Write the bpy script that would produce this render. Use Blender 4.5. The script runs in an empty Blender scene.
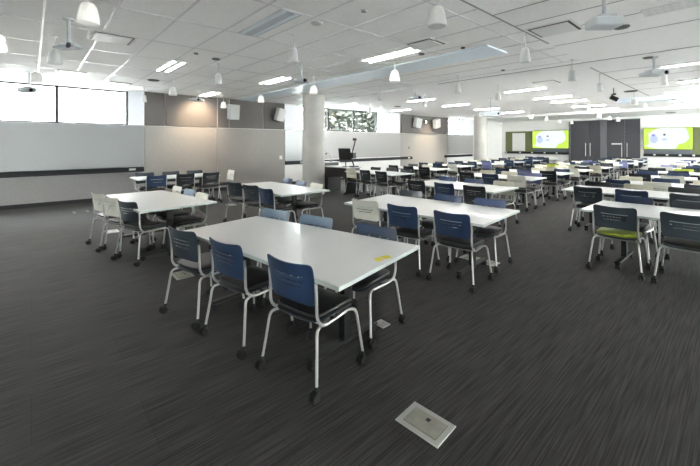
import bpy, math, random
from mathutils import Vector, Matrix
random.seed(11)
C = bpy.context.scene.collection
PI = math.pi

# ------------------------------------------------------------------ camera and surveying helpers
# World axes: X runs along the long window wall, Y towards that wall, Z up. Camera stands at the origin.
F, HY, CX, H = 356.0, 143.5, 350.0, 1.58
CO, SI = .745, .667
WALL_Y, FAR_X, CEIL, TAB = 11.83, 25.3, 3.11, .73
BACK_X, RIGHT_Y = -6.0, -6.0
def ray(px):
    t = (px - CX) / F
    return (CO * t + SI, CO - SI * t)              # x, y per metre of depth
def flat(px, py, h=0.0):                           # point of the photo on the horizontal plane at height h
    z = F * (H - h) / (py - HY); a, b = ray(px)
    return Vector((a * z, b * z, h))
def depth(px, z, h=0.0):
    a, b = ray(px); return Vector((a * z, b * z, h))
def onwall(px, py, y=WALL_Y):
    a, b = ray(px); z = y / b
    return Vector((a * z, y, H - (py - HY) * z / F))
def onfar(px, py, x=FAR_X):
    a, b = ray(px); z = x / a
    return Vector((x, b * z, H - (py - HY) * z / F))

# ------------------------------------------------------------------ materials
def new_mat(name):
    m = bpy.data.materials.new(name); m.use_nodes = True
    nt = m.node_tree; b = nt.nodes['Principled BSDF']
    return m, nt, b
def mat(name, col, rough=.5, metal=0, noise=0, scale=8, bump=0, bscale=60, spec=.5, emit=0, ecol=None, coat=0):
    m, nt, b = new_mat(name)
    b.inputs['Base Color'].default_value = (*col, 1); b.inputs['Roughness'].default_value = rough
    b.inputs['Metallic'].default_value = metal; b.inputs['Specular IOR Level'].default_value = spec
    b.inputs['Coat Weight'].default_value = coat
    if emit:
        b.inputs['Emission Color'].default_value = (*(ecol or col), 1); b.inputs['Emission Strength'].default_value = emit
    tc = nt.nodes.new('ShaderNodeNewGeometry')
    if noise:
        n = nt.nodes.new('ShaderNodeTexNoise'); n.inputs['Scale'].default_value = scale; n.inputs['Detail'].default_value = 4
        nt.links.new(tc.outputs['Position'], n.inputs['Vector'])
        r = nt.nodes.new('ShaderNodeValToRGB')
        r.color_ramp.elements[0].position = .3; r.color_ramp.elements[1].position = .7
        r.color_ramp.elements[0].color = (*[c * (1 - noise) for c in col], 1)
        r.color_ramp.elements[1].color = (*[min(1, c * (1 + noise)) for c in col], 1)
        nt.links.new(n.outputs['Fac'], r.inputs['Fac']); nt.links.new(r.outputs['Color'], b.inputs['Base Color'])
    if bump:
        n = nt.nodes.new('ShaderNodeTexNoise'); n.inputs['Scale'].default_value = bscale; n.inputs['Detail'].default_value = 3
        nt.links.new(tc.outputs['Position'], n.inputs['Vector'])
        bp = nt.nodes.new('ShaderNodeBump'); bp.inputs['Strength'].default_value = bump; bp.inputs['Distance'].default_value = .005
        nt.links.new(n.outputs['Fac'], bp.inputs['Height']); nt.links.new(bp.outputs['Normal'], b.inputs['Normal'])
    return m

def carpet():
    m, nt, b = new_mat('striated carpet planks'); N = nt.nodes; L = nt.links
    g = N.new('ShaderNodeNewGeometry')
    def noise(sx, sy, detail=3):
        mp = N.new('ShaderNodeMapping'); mp.inputs['Scale'].default_value = (sx, sy, 1)
        L.new(g.outputs['Position'], mp.inputs['Vector'])
        n = N.new('ShaderNodeTexNoise'); n.inputs['Scale'].default_value = 1; n.inputs['Detail'].default_value = detail
        L.new(mp.outputs['Vector'], n.inputs['Vector']); return n
    streak = noise(2.6, 105, 1); broad = noise(.9, 5, 3); grain = noise(160, 160, 1)
    # plank to plank tone
    br = N.new('ShaderNodeTexBrick'); br.inputs['Scale'].default_value = 1
    br.inputs['Brick Width'].default_value = 1.0; br.inputs['Row Height'].default_value = .5
    br.inputs['Mortar Size'].default_value = .003; br.inputs['Mortar Smooth'].default_value = .3
    br.inputs['Color1'].default_value = (.47, .47, .47, 1); br.inputs['Color2'].default_value = (.56, .56, .56, 1)
    br.inputs['Mortar'].default_value = (.36, .36, .36, 1)
    L.new(g.outputs['Position'], br.inputs['Vector'])
    def mix(a, bb, f):
        x = N.new('ShaderNodeMix'); x.data_type = 'FLOAT'; x.inputs[0].default_value = f
        L.new(a, x.inputs[2]); L.new(bb, x.inputs[3]); return x.outputs[0]
    v = mix(streak.outputs['Fac'], broad.outputs['Fac'], .18)
    v = mix(v, grain.outputs['Fac'], .15)
    v = mix(v, br.outputs['Color'], .3)
    r = N.new('ShaderNodeValToRGB'); r.color_ramp.elements[0].position = .41; r.color_ramp.elements[1].position = .60
    r.color_ramp.elements[0].color = (.018, .0162, .0150, 1); r.color_ramp.elements[1].color = (.062, .0550, .0510, 1)
    L.new(v, r.inputs['Fac']); L.new(r.outputs['Color'], b.inputs['Base Color'])
    b.inputs['Roughness'].default_value = .9; b.inputs['Specular IOR Level'].default_value = .27
    b.inputs['Sheen Weight'].default_value = .06; b.inputs['Sheen Roughness'].default_value = .6
    bp = N.new('ShaderNodeBump'); bp.inputs['Strength'].default_value = .2; bp.inputs['Distance'].default_value = .003
    L.new(v, bp.inputs['Height']); L.new(bp.outputs['Normal'], b.inputs['Normal'])
    return m

def fabric_wall(name, col, rough=.85):
    m, nt, b = new_mat(name); N = nt.nodes; L = nt.links
    g = N.new('ShaderNodeNewGeometry')
    mp = N.new('ShaderNodeMapping'); mp.inputs['Scale'].default_value = (35, 35, 90); L.new(g.outputs['Position'], mp.inputs['Vector'])
    n = N.new('ShaderNodeTexNoise'); n.inputs['Scale'].default_value = 1; n.inputs['Detail'].default_value = 3; L.new(mp.outputs['Vector'], n.inputs['Vector'])
    r = N.new('ShaderNodeValToRGB'); r.color_ramp.elements[0].position = .35; r.color_ramp.elements[1].position = .65
    r.color_ramp.elements[0].color = (*[c * .92 for c in col], 1); r.color_ramp.elements[1].color = (*[c * 1.06 for c in col], 1)
    L.new(n.outputs['Fac'], r.inputs['Fac']); L.new(r.outputs['Color'], b.inputs['Base Color'])
    b.inputs['Roughness'].default_value = rough
    return m

def pane_glass():
    m, nt, b = new_mat('window glass'); N = nt.nodes; L = nt.links
    for n in list(N):
        if n.type != 'OUTPUT_MATERIAL': N.remove(n)
    o = [n for n in N if n.type == 'OUTPUT_MATERIAL'][0]
    t = N.new('ShaderNodeBsdfTransparent'); t.inputs['Color'].default_value = (.93, .97, .97, 1)
    gl = N.new('ShaderNodeBsdfGlossy'); gl.inputs['Roughness'].default_value = .02
    mx = N.new('ShaderNodeMixShader'); mx.inputs[0].default_value = .05; L.new(t.outputs[0], mx.inputs[1]); L.new(gl.outputs[0], mx.inputs[2])
    L.new(mx.outputs[0], o.inputs['Surface']); return m

M = dict(
    carpet=carpet(),
    ceiling=mat('ceiling tile', (.92, .915, .905), .8, noise=.03, scale=30, bump=.15, bscale=120),
    plaster=mat('painted plasterboard ceiling', (.91, .905, .895), .7),
    grid=mat('semi gloss ceiling grid', (.66, .66, .67), .3),
    joint=mat('ceiling joint', (.36, .36, .36), .8),
    gap=mat('shadow gap', (.14, .14, .14), .8),
    bulk=mat('pale blue painted bulkhead', (.78, .87, .95), .35),
    wall=mat('white wall paint', (.84, .83, .81), .7, noise=.02, scale=3),
    beige=fabric_wall('beige wall lining', (.36, .342, .32)),
    lowgrey=fabric_wall('pale grey wall lining', (.39, .385, .38)),
    greypanel=fabric_wall('grey brown acoustic panel', (.155, .144, .137)),
    board=mat('glass whiteboard', (.28, .292, .30), .22, spec=.5),
    board_w=mat('white enamel board', (.36, .35, .34), .3),
    rail=mat('black wall rail', (.014, .016, .019), .7),
    base=mat('black skirting', (.018, .018, .02), .5),
    mullion=mat('window frame grey', (.018, .018, .018), .6),
    glass=pane_glass(),
    blind=mat('white roller blind', (.82, .84, .90), .7),
    concrete=mat('smooth concrete', (.44, .43, .405), .6, noise=.07, scale=2.5, bump=.03),
    door=mat('charcoal door', (.062, .063, .072), .45),
    doorpost=mat('grey door post', (.14, .14, .155), .5),
    steel=mat('brushed steel', (.62, .61, .60), .3, metal=1),
    green=mat('olive pinboard', (.17, .19, .085), .7, noise=.06, scale=20),
    dgrey=mat('dark grey lower panel', (.12, .13, .15), .6),
    tabletop=mat('white laminate', (.75, .75, .74), .30, noise=.01, scale=3, coat=.1),
    edge=mat('pale table edging', (.55, .60, .58), .4),
    black=mat('black powder coat', (.009, .009, .01), .45),
    rubber=mat('black rubber', (.007, .007, .0075), .6),
    chrome=mat('silver powder coat tube', (.50, .49, .475), .36, metal=.55),
    white=mat('white plastic', (.74, .74, .73), .45),
    projector=mat('pale grey projector plastic', (.52, .55, .58), .45),
    pend=mat('pendant enamel', (.62, .63, .62), .4),
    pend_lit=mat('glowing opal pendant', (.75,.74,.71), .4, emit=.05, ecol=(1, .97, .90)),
    lamp_hot=mat('bright lamp', (1, .95, .85), .4, emit=5, ecol=(1, .88, .7)),
    tube=mat('lit diffuser', (.9, .9, .9), .4, emit=5, ecol=(1, .965, .92)),
    tube_far=mat('bright lit diffuser', (.9, .9, .9), .4, emit=26, ecol=(1, .965, .92)),
    tube_off=mat('unlit diffuser', (.72, .78, .84), .3),  # bluish reflection put into the base colour
    dark=mat('dark grille', (.03, .03, .032), .5),
    lens=mat('lens glass', (.02, .02, .03), .08),
    yellow=mat('yellow tape', (.78, .68, .04), .6),
    facade=mat('pale facade render', (.50, .49, .48), .8, noise=.03, scale=1),
    facwin=mat('distant window glass', (.016, .016, .017), .5),
    bark=mat('bark', (.16, .12, .09), .9, noise=.3, scale=6),
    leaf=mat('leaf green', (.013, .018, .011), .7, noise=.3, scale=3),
    paving=mat('grey paving', (.12, .12, .118), .9, noise=.06, scale=2),
    terrace=mat('white added bounce paving', (.85, .845, .83), .9, noise=.05, scale=2),  # unseen bright ground, added to bounce light upwards
    wood=mat('dark veneer', (.035, .033, .034), .45),
    lecttop=mat('grey lectern top', (.42, .42, .41), .4),
    plate=mat('brushed aluminium cover', (.36, .345, .30), .38, metal=.6, noise=.12, scale=14),
    platerim=mat('satin aluminium rim', (.46, .46, .44), .35, metal=.6),
    lime_e=mat('screen lime', (.02, .02, .02), .3, emit=.16, ecol=(.60, .85, .08)),
    white_e=mat('screen white', (.02, .02, .02), .3, emit=.16, ecol=(.84, .92, 1.0)),
    pale_e=mat('screen pale blue', (.02, .02, .02), .3, emit=.16, ecol=(.50, .60, .92)),
    purple_e=mat('screen violet', (.02, .02, .02), .3, emit=.16, ecol=(.18, .20, .62)),
    dark_e=mat('screen dark', (.02, .02, .02), .3, emit=.16, ecol=(.03, .05, .06)),
    # chair plastics and upholstery
    p_navy=mat('navy plastic', (.028, .052, .115), .33),
    p_blue=mat('mid blue plastic', (.05, .085, .20), .33),
    p_slate=mat('slate plastic', (.044, .058, .074), .33),
    p_black=mat('charcoal plastic', (.024, .028, .034), .35),
    p_white=mat('off white plastic', (.76, .75, .67), .38),
    p_mist=mat('blue plastic with pale sheen', (.19, .28, .40), .35),  # blue chairs, their pale sheen put into the base colour
    p_lilac=mat('lilac blue plastic', (.20, .22, .42), .4),
    p_cream=mat('cream plastic', (.62, .60, .48), .4),
    p_lime=mat('lime plastic', (.40, .50, .04), .4),
    s_dark=mat('charcoal seat vinyl', (.026, .025, .024), .42),
    s_lime=mat('lime seat vinyl', (.30, .36, .03), .45),
)

# ------------------------------------------------------------------ mesh building
class MB:
    def __init__(s): s.v = []; s.f = []; s.s = []; s.m = []
    def add(s, vs, fs, smooth=False, mi=0):
        o = len(s.v); s.v += [tuple(p) for p in vs]
        for f in fs: s.f.append([i + o for i in f]); s.s.append(smooth); s.m.append(mi)
        return s
    def box(s, x0, x1, y0, y1, z0, z1, mi=0, mx=None):
        vs = [Vector((x, y, z)) for z in (z0, z1) for y in (y0, y1) for x in (x0, x1)]
        if mx: vs = [mx @ p for p in vs]
        return s.add(vs, [(0, 2, 3, 1), (4, 5, 7, 6), (0, 1, 5, 4), (2, 6, 7, 3), (0, 4, 6, 2), (1, 3, 7, 5)], False, mi)
    def cbox(s, x0, x1, y0, y1, z0, z1, b=.004, mi=0, mx=None):      # chamfered box
        xs = (x0, x1); ys = (y0, y1); zs = (z0, z1); vs = []; idx = {}
        for i in (0, 1):
            for j in (0, 1):
                for k in (0, 1):
                    p = [xs[i], ys[j], zs[k]]; d = [1 - 2 * i, 1 - 2 * j, 1 - 2 * k]
                    for ax in range(3):
                        q = [p[a] + (d[a] * b if a != ax else 0) for a in range(3)]
                        idx[i, j, k, ax] = len(vs); vs.append(Vector(q))
        if mx: vs = [mx @ p for p in vs]
        fs = []
        for ax in range(3):
            a1, a2 = [a for a in range(3) if a != ax]
            for e in (0, 1):
                q = []
                for (m, n) in ((0, 0), (1, 0), (1, 1), (0, 1)):
                    k = [0, 0, 0]; k[ax] = e; k[a1] = m; k[a2] = n; q.append(idx[k[0], k[1], k[2], ax])
                flip = (e == 0) ^ (ax == 1)
                fs.append(q[::-1] if flip else q)
        for ax in range(3):
            a1, a2 = [a for a in range(3) if a != ax]
            for m in (0, 1):
                for n in (0, 1):
                    def I(e, face):
                        k = [0, 0, 0]; k[ax] = e; k[a1] = m; k[a2] = n; return idx[k[0], k[1], k[2], face]
                    fs.append([I(0, a1), I(1, a1), I(1, a2), I(0, a2)])
        for i in (0, 1):
            for j in (0, 1):
                for k in (0, 1): fs.append([idx[i, j, k, 0], idx[i, j, k, 1], idx[i, j, k, 2]])
        return s.add(vs, fs, False, mi)
    def prism(s, pts, z0, z1, mi=0, mi_side=None):
        n = len(pts); vs = [(p[0], p[1], z0) for p in pts] + [(p[0], p[1], z1) for p in pts]
        s.add(vs, [list(range(n))[::-1], list(range(n, 2 * n))], False, mi)
        s.add(vs, [(i, (i + 1) % n, n + (i + 1) % n, n + i) for i in range(n)], False, mi if mi_side is None else mi_side)
        return s
    def lathe(s, prof, c=(0, 0, 0), n=20, mi=0, mx=None, smooth=True):
        vs = []
        for r, z in prof:
            for i in range(n):
                a = 2 * PI * i / n; vs.append(Vector((r * math.cos(a), r * math.sin(a), z)))
        if mx: vs = [mx @ p for p in vs]
        vs = [p + Vector(c) for p in vs]; m = len(prof)
        fs = [(j * n + i, j * n + (i + 1) % n, (j + 1) * n + (i + 1) % n, (j + 1) * n + i) for j in range(m - 1) for i in range(n)]
        s.add(vs, fs, smooth, mi)
        o = len(s.v) - len(vs)
        s.f += [[o + i for i in range(n)][::-1], [o + (m - 1) * n + i for i in range(n)]]; s.s += [False] * 2; s.m += [mi] * 2
        return s
    def cyl(s, a, b, r, n=10, mi=0, r2=None):
        a = Vector(a); b = Vector(b); q = (b - a).to_track_quat('Z', 'Y').to_matrix().to_4x4()
        return s.lathe([(r, 0), (r2 or r, (b - a).length)], a, n, mi, q)
    def tube(s, pts, r, n=8, mi=0, sub=4):
        P = [Vector(p) for p in pts]
        if sub > 1 and len(P) > 2:                 # Catmull-Rom
            Q = []
            for i in range(len(P) - 1):
                p0 = P[max(i - 1, 0)]; p1 = P[i]; p2 = P[i + 1]; p3 = P[min(i + 2, len(P) - 1)]
                for k in range(sub):
                    t = k / sub
                    Q.append(.5 * ((2 * p1) + (p2 - p0) * t + (2 * p0 - 5 * p1 + 4 * p2 - p3) * t * t + (3 * p1 - p0 - 3 * p2 + p3) * t ** 3))
            Q.append(P[-1]); P = Q
        vs = []; up = Vector((1, 0, 0)); prev = None
        for i, p in enumerate(P):
            d = (P[min(i + 1, len(P) - 1)] - P[max(i - 1, 0)]).normalized()
            if prev is None:
                a = up if abs(d.dot(up)) < .9 else Vector((0, 1, 0))
                u = (a - d * a.dot(d)).normalized()
            else: u = (prev - d * prev.dot(d)).normalized()
            prev = u; w = d.cross(u)
            for k in range(n):
                t = 2 * PI * k / n; vs.append(p + (u * math.cos(t) + w * math.sin(t)) * r)
        m = len(P)
        fs = [(j * n + i, j * n + (i + 1) % n, (j + 1) * n + (i + 1) % n, (j + 1) * n + i) for j in range(m - 1) for i in range(n)]
        s.add(vs, fs, True, mi); o = len(s.v) - len(vs)
        s.f += [[o + i for i in range(n)][::-1], [o + (m - 1) * n + i for i in range(n)]]; s.s += [False] * 2; s.m += [mi] * 2
        return s
    def sheet(s, P, Q, ok, mi=0):                  # two offset grids P, Q with a cell mask: a slab with holes
        R = len(P); K = len(P[0]); vs = [p for row in P for p in row] + [p for row in Q for p in row]; o = R * K
        fs = []
        has = lambda i, j: 0 <= i < R - 1 and 0 <= j < K - 1 and ok(i, j)
        for i in range(R - 1):
            for j in range(K - 1):
                if not ok(i, j): continue
                a, b, c, d = i * K + j, i * K + j + 1, (i + 1) * K + j + 1, (i + 1) * K + j
                fs.append((a, b, c, d)); fs.append((o + a, o + d, o + c, o + b))
                if not has(i - 1, j): fs.append((b, a, o + a, o + b))
                if not has(i + 1, j): fs.append((d, c, o + c, o + d))
                if not has(i, j - 1): fs.append((a, d, o + d, o + a))
                if not has(i, j + 1): fs.append((c, b, o + b, o + c))
        return s.add(vs, fs, True, mi)
    def mesh(s, name, mats):
        me = bpy.data.meshes.new(name); me.from_pydata([tuple(v) for v in s.v], [], s.f)
        me.polygons.foreach_set('use_smooth', s.s); me.polygons.foreach_set('material_index', s.m)
        for m in (mats if isinstance(mats, (list, tuple)) else [mats]): me.materials.append(m)
        me.update()
        if any(s.s):
            try: me.set_sharp_from_angle(angle=math.radians(42))
            except Exception: pass
        return me
    def build(s, name, mats, parent=None):
        o = bpy.data.objects.new(name, s.mesh(name, mats)); C.objects.link(o)
        if parent: o.parent = parent
        return o
def tag(o, label=None, cat=None, group=None, kind=None):
    if label: o['label'] = label
    if cat: o['category'] = cat
    if group: o['group'] = group
    if kind: o['kind'] = kind
    return o
def empty(name, loc, rz, label, cat, group=None):
    o = bpy.data.objects.new(name, None); C.objects.link(o); o.location = loc; o.rotation_euler = (0, 0, rz)
    o.empty_display_size = .1
    return tag(o, label, cat, group)
def struct(name, mb, m, label=None): return tag(mb.build(name, m), label, kind='structure')
def copy_tree(o, parent=None):
    c = o.copy(); C.objects.link(c); c.parent = parent
    for ch in list(o.children): copy_tree(ch, c)
    return c

# ------------------------------------------------------------------ the room
struct('floor', MB().box(BACK_X, FAR_X + .3, RIGHT_Y, WALL_Y + .3, -.1, 0), M['carpet'], 'dark grey striated carpet plank floor')
struct('ceiling', MB().box(BACK_X, FAR_X + .3, RIGHT_Y, WALL_Y + .3, CEIL, CEIL + .2), M['ceiling'], 'pale grey tiled suspended ceiling')
SILL = 2.105
def wx(px): return onwall(px, HY).x
x144, x284, x303, x326 = wx(144), wx(284.5), wx(303), wx(326)
x400, x448, x475 = wx(400), wx(447), wx(476)
HEAD = CEIL - .03
OUT = WALL_Y + .3
openings = [(-5.6, x144), (x284, x400), (x448, x475)]
w = MB().box(BACK_X, FAR_X + .3, WALL_Y, OUT, 0, SILL)
xs = [BACK_X] + [v for o in openings for v in o] + [FAR_X + .3]
for i in range(0, len(xs), 2): w.box(xs[i], xs[i + 1], WALL_Y, OUT, SILL, CEIL)
for a, b in openings: w.box(a, b, WALL_Y, OUT, HEAD, CEIL)
struct('wall_left', w, M['wall'], 'long wall with high strip windows')
struct('wall_far', MB().box(FAR_X, FAR_X + .3, RIGHT_Y, WALL_Y, 0, CEIL), M['wall'], 'far white wall with screens and doors')
RW0, RW1, RZ0, RZ1 = 12.5, 24.0, 1.3, 2.9  # out-of-view opening, added to brighten the far ceiling
LW0, LW1, LZ0, LZ1 = -5.5, 8.0, .12, .55  # added low opening, lets ground bounce reach the near ceiling
wr = MB().box(BACK_X, LW0, RIGHT_Y - .2, RIGHT_Y, 0, CEIL).box(LW0, LW1, RIGHT_Y - .2, RIGHT_Y, 0, LZ0).box(LW0, LW1, RIGHT_Y - .2, RIGHT_Y, LZ1, CEIL).box(LW1, RW0, RIGHT_Y - .2, RIGHT_Y, 0, CEIL).box(RW1, FAR_X + .3, RIGHT_Y - .2, RIGHT_Y, 0, CEIL)
wr.box(RW0, RW1, RIGHT_Y - .2, RIGHT_Y, 0, RZ0).box(RW0, RW1, RIGHT_Y - .2, RIGHT_Y, RZ1, CEIL)
struct('wall_right', wr, M['wall'], 'unseen right wall with two added windows')
struct('wall_back', MB().box(BACK_X - .2, BACK_X, RIGHT_Y, WALL_Y + .3, 0, CEIL), M['wall'], 'wall behind the viewer')

# windows: frame (top level) > panes
def window(n, a, b, mulls, label, blinds=()):
    y0, y1 = WALL_Y + .1, WALL_Y + .16
    f = MB().box(a, b, y0, y1, SILL, SILL + .045).box(a, b, y0, y1, HEAD - .04, HEAD)
    e = [a] + mulls + [b]
    for m in e:
        c = min(max(m, a + .025), b - .025); f.box(c - .035, c + .035, y0 - .02, y1, SILL, HEAD)
    fr = struct(f'window_{n}', f, M['mullion'], label)
    for i in range(len(e) - 1):
        MB().box(e[i] + .02, e[i + 1] - .02, WALL_Y + .125, WALL_Y + .135, SILL + .03, HEAD - .03).build('window_pane', M['glass'], fr)
    for (p, q) in blinds:
        MB().box(p, q, WALL_Y + .04, WALL_Y + .048, SILL + .01, HEAD).build('roller_blind', M['blind'], fr)
window(1, -5.6, x144, [-3.5, -1.5, wx(57), wx(128)], 'strip window above the near whiteboard', [(wx(128.5), x144 - .01)])
window(2, x284, x303 + .3, [wx(297.5)], 'narrow window beside the concrete column', [(x284 + .03, wx(297))])
window(3, x303 + .3, x400, [wx(329.5), wx(355), wx(377.5)], 'window strip above the lectern', [(wx(378), x400 - .01)])
window(4, x448, x475, [wx(461)], 'far window beside the second column', [(wx(461.5), x475 - .02)])
fr = MB().box(RW0, RW1, RIGHT_Y - .16, RIGHT_Y - .10, RZ0, RZ0 + .05).box(RW0, RW1, RIGHT_Y - .16, RIGHT_Y - .10, RZ1 - .05, RZ1)
for k_ in range(9):
    x = RW0 + (RW1 - RW0) * k_ / 8; x = min(max(x, RW0 + .03), RW1 - .03); fr.box(x - .03, x + .03, RIGHT_Y - .17, RIGHT_Y - .10, RZ0, RZ1)
fr = struct('window_5', fr, M['mullion'], 'added long window in the unseen right wall')  # invented window, extra daylight from outside the view
for k_ in range(8):
    x = RW0 + (RW1 - RW0) * k_ / 8; MB().box(x + .03, x + (RW1 - RW0) / 8 - .03, RIGHT_Y - .135, RIGHT_Y - .125, RZ0 + .04, RZ1 - .04).build('window_pane', M['glass'], fr)
fr = MB().box(LW0, LW1, RIGHT_Y - .16, RIGHT_Y - .10, LZ0, LZ0 + .04).box(LW0, LW1, RIGHT_Y - .16, RIGHT_Y - .10, LZ1 - .04, LZ1)
for k_ in range(8):
    x = LW0 + (LW1 - LW0) * k_ / 7; x = min(max(x, LW0 + .03), LW1 - .03); fr.box(x - .03, x + .03, RIGHT_Y - .17, RIGHT_Y - .10, LZ0, LZ1)
fr = struct('window_6', fr, M['mullion'], 'added low strip window in the unseen right wall')  # invented window, sends light up from the bright ground
for k_ in range(7):
    x = LW0 + (LW1 - LW0) * k_ / 7; MB().box(x + .03, x + (LW1 - LW0) / 7 - .03, RIGHT_Y - .135, RIGHT_Y - .125, LZ0 + .03, LZ1 - .03).build('window_pane', M['glass'], fr)
L = bpy.data.lights.new('daylight_portal', 'AREA'); L.shape = 'RECTANGLE'; L.size = LW1 - LW0; L.size_y = LZ1 - LZ0; L.cycles.is_portal = True
o = bpy.data.objects.new('daylight_portal', L); C.objects.link(o); o.location = ((LW0 + LW1) / 2, RIGHT_Y - .19, (LZ0 + LZ1) / 2); o.rotation_euler = (PI / 2, 0, 0)
L = bpy.data.lights.new('daylight_portal', 'AREA'); L.shape = 'RECTANGLE'; L.size = RW1 - RW0; L.size_y = RZ1 - RZ0; L.cycles.is_portal = True
o = bpy.data.objects.new('daylight_portal', L); C.objects.link(o); o.location = ((RW0 + RW1) / 2, RIGHT_Y - .19, (RZ0 + RZ1) / 2); o.rotation_euler = (PI / 2, 0, 0)
for i, (a, b) in enumerate(openings):              # daylight portals guide the sampling of the sky
    L = bpy.data.lights.new('daylight_portal', 'AREA'); L.shape = 'RECTANGLE'; L.size = b - a; L.size_y = HEAD - SILL
    L.cycles.is_portal = True
    o = bpy.data.objects.new('daylight_portal', L); C.objects.link(o)
    o.location = ((a + b) / 2, WALL_Y + .2, (SILL + HEAD) / 2); o.rotation_euler = (-PI / 2, 0, 0)

# wall linings, rails and skirting of the long wall
Y = WALL_Y
def panel(n, a, b, z0, z1, m, label, t=.02, y=None, b_=.004):
    y = Y if y is None else y
    return struct(f'trim_{n}', MB().cbox(a, b, y - t, y, z0, z1, b_), m, label)
panel(1, BACK_X + .01, x144 - .006, .10, .76, M['lowgrey'], 'pale grey lining below the near rail')
panel(2, BACK_X + .01, x144 - .006, .90, SILL - .005, M['board'], 'long glass whiteboard under the near windows')
panel(3, x144, x284, .10, SILL - .01, M['beige'], 'beige fabric wall lining')
g = [x144] + [wx(p) for p in (165, 217, 229, 263)] + [x284]
for i in range(5): panel(4 + i, g[i] + .01, g[i + 1] - .01, SILL + .005, CEIL - .005, M['greypanel'], 'grey brown acoustic panel under the ceiling', .025)
struct('trim_9', MB().cbox(wx(217) - .012, wx(217) + .012, Y - .05, Y - .026, .1, CEIL - .01, .003), M['concrete'], 'slim grey vertical wall track')
panel(10, x284 + .01, x303 + .15, .90, SILL - .01, M['board'], 'whiteboard strip beside the column')
panel(11, x326 - .9, x400 + .015, .93, SILL - .01, M['board_w'], 'whiteboard behind the lectern')
panel(12, x400 + .02, x448 - .02, SILL + .005, CEIL - .03, M['greypanel'], 'grey projecting bulkhead panel with speakers', .12)
panel(13, x400 + .02, x448 - .02, .1, SILL - .01, M['beige'], 'beige lining below the bulkhead')
panel(14, x448 + .01, x475, .93, SILL - .01, M['board_w'], 'far whiteboard')
def rail(n, a, b, label, z0=.765, z1=.90):
    struct(f'trim_{n}', MB().cbox(a, b, Y - .07, Y - .021, z0, z1, .006).cbox(a, b, Y - .10, Y - .07, z0, z0 + .03, .004), M['rail'], label)
    for x in (b - .3,):
        tag(MB().cbox(x - .08, x + .08, Y - .082, Y - .0705, z0 + .045, z0 + .10, .002).build('rail_socket', M['white']), f'small white socket plate at the end of {label}', 'socket')
rail(15, BACK_X + .01, x144 - .01, 'black rail under the near whiteboard')
rail(16, x284, x303 + .2, 'black rail beside the column')
rail(17, x326 - .5, wx(411.5), 'black rail behind the lectern')
rail(18, x448 - .3, x475 - .2, 'black rail under the far whiteboard')
struct('baseboard_left', MB().cbox(BACK_X + .01, FAR_X - .01, Y - .03, Y - .021, 0, .10, .003).cbox(BACK_X + .01, FAR_X - .01, Y - .022, Y, 0, .10, .003), M['base'])
struct('baseboard_far', MB().cbox(FAR_X - .02, FAR_X, RIGHT_Y, Y - .04, 0, .10, .003), M['base'])
tag(MB().cbox(wx(280.5) - .06, wx(280.5) + .06, Y - .035, Y - .0205, .98, 1.12, .003).build('wall_switch', M['white']), 'small white switch plate on the beige wall left of the column', 'switch')
tag(MB().cbox(wx(408.5) - .05, wx(408.5) + .05, Y - .035, Y - .0205, 1.3, 1.42, .003).build('wall_switch', M['dgrey']), 'small dark switch plate on the far beige wall', 'switch')

# ceiling grid and bands
gr = MB(); zt = CEIL
xx = .11
while xx < 7.5:
    gr.box(xx - .013, xx + .013, 2.05, Y - .03, zt - .006, zt - .0005); xx += .611
yy = 2.3
while yy < Y:
    gr.box(BACK_X + .05, 7.5, yy - .011, yy + .011, zt - .0055, zt - .0004); yy += 1.2
for k in range(1, 12): gr.box(.11 - .611 * k - .013, .11 - .611 * k + .013, 2.05, Y - .03, zt - .006, zt - .0005)
struct('trim_20', gr, M['grid'], 'suspended ceiling grid')
gp = MB()
gp.box(-3, 5.9, 2.02, 2.045, zt - .004, zt - .0003)
for x in (4.1, 4.7, 5.3, 6.12): gp.box(x - .008, x + .008, RIGHT_Y + .1, 2.02, zt - .004, zt - .0003)
gp.box(8.4, 17, 2.1, 2.125, zt - .004, zt - .0003)
for x in (9.2, 10.4, 11.6, 12.8): gp.box(x - .008, x + .008, RIGHT_Y + .1, 2.1, zt - .004, zt - .0003)
struct('trim_21', gp, M['joint'], 'dark joints of the plasterboard ceiling')
struct('trim_22', MB().cbox(5.25, 5.92, 2.68, Y - .04, zt - .025, zt - .0006, .004), M['bulk'], 'pale blue ceiling bulkhead band')
st = MB().box(7.765, 7.795, RIGHT_Y + .05, 5.3, zt - .008, zt - .0007)
struct('trim_23', st, M['joint'], 'dark shadow gap across the ceiling')  # dark strip stands in for the shade in a ceiling gap
struct('trim_24', MB().box(7.70, 7.78, 6.4, Y - .05, zt - .035, zt - .0008), M['white'], 'white ceiling step trim')
struct('trim_25', MB().cbox(14.9, 15.5, RIGHT_Y + .1, 3.0, zt - .14, zt - .0009, .006), M['bulk'], 'far dropped ceiling bulkhead')
struct('trim_26', MB().cbox(19.6, 20.3, RIGHT_Y + .1, Y - .6, zt - .12, zt - .0009, .006), M['plaster'], 'dropped plaster beam before the far wall')

# columns
def column(px, z, r, label, n):
    c = depth(px, z)
    return struct(f'column_{n}', MB().lathe([(r, 0), (r, CEIL - .001)], c, 40), M['concrete'], label)
column(313.6, 11.15, .345, 'round concrete column in front of the window wall', 1)
column(480.3, 19.3, .35, 'second round concrete column far back', 2)

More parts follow.
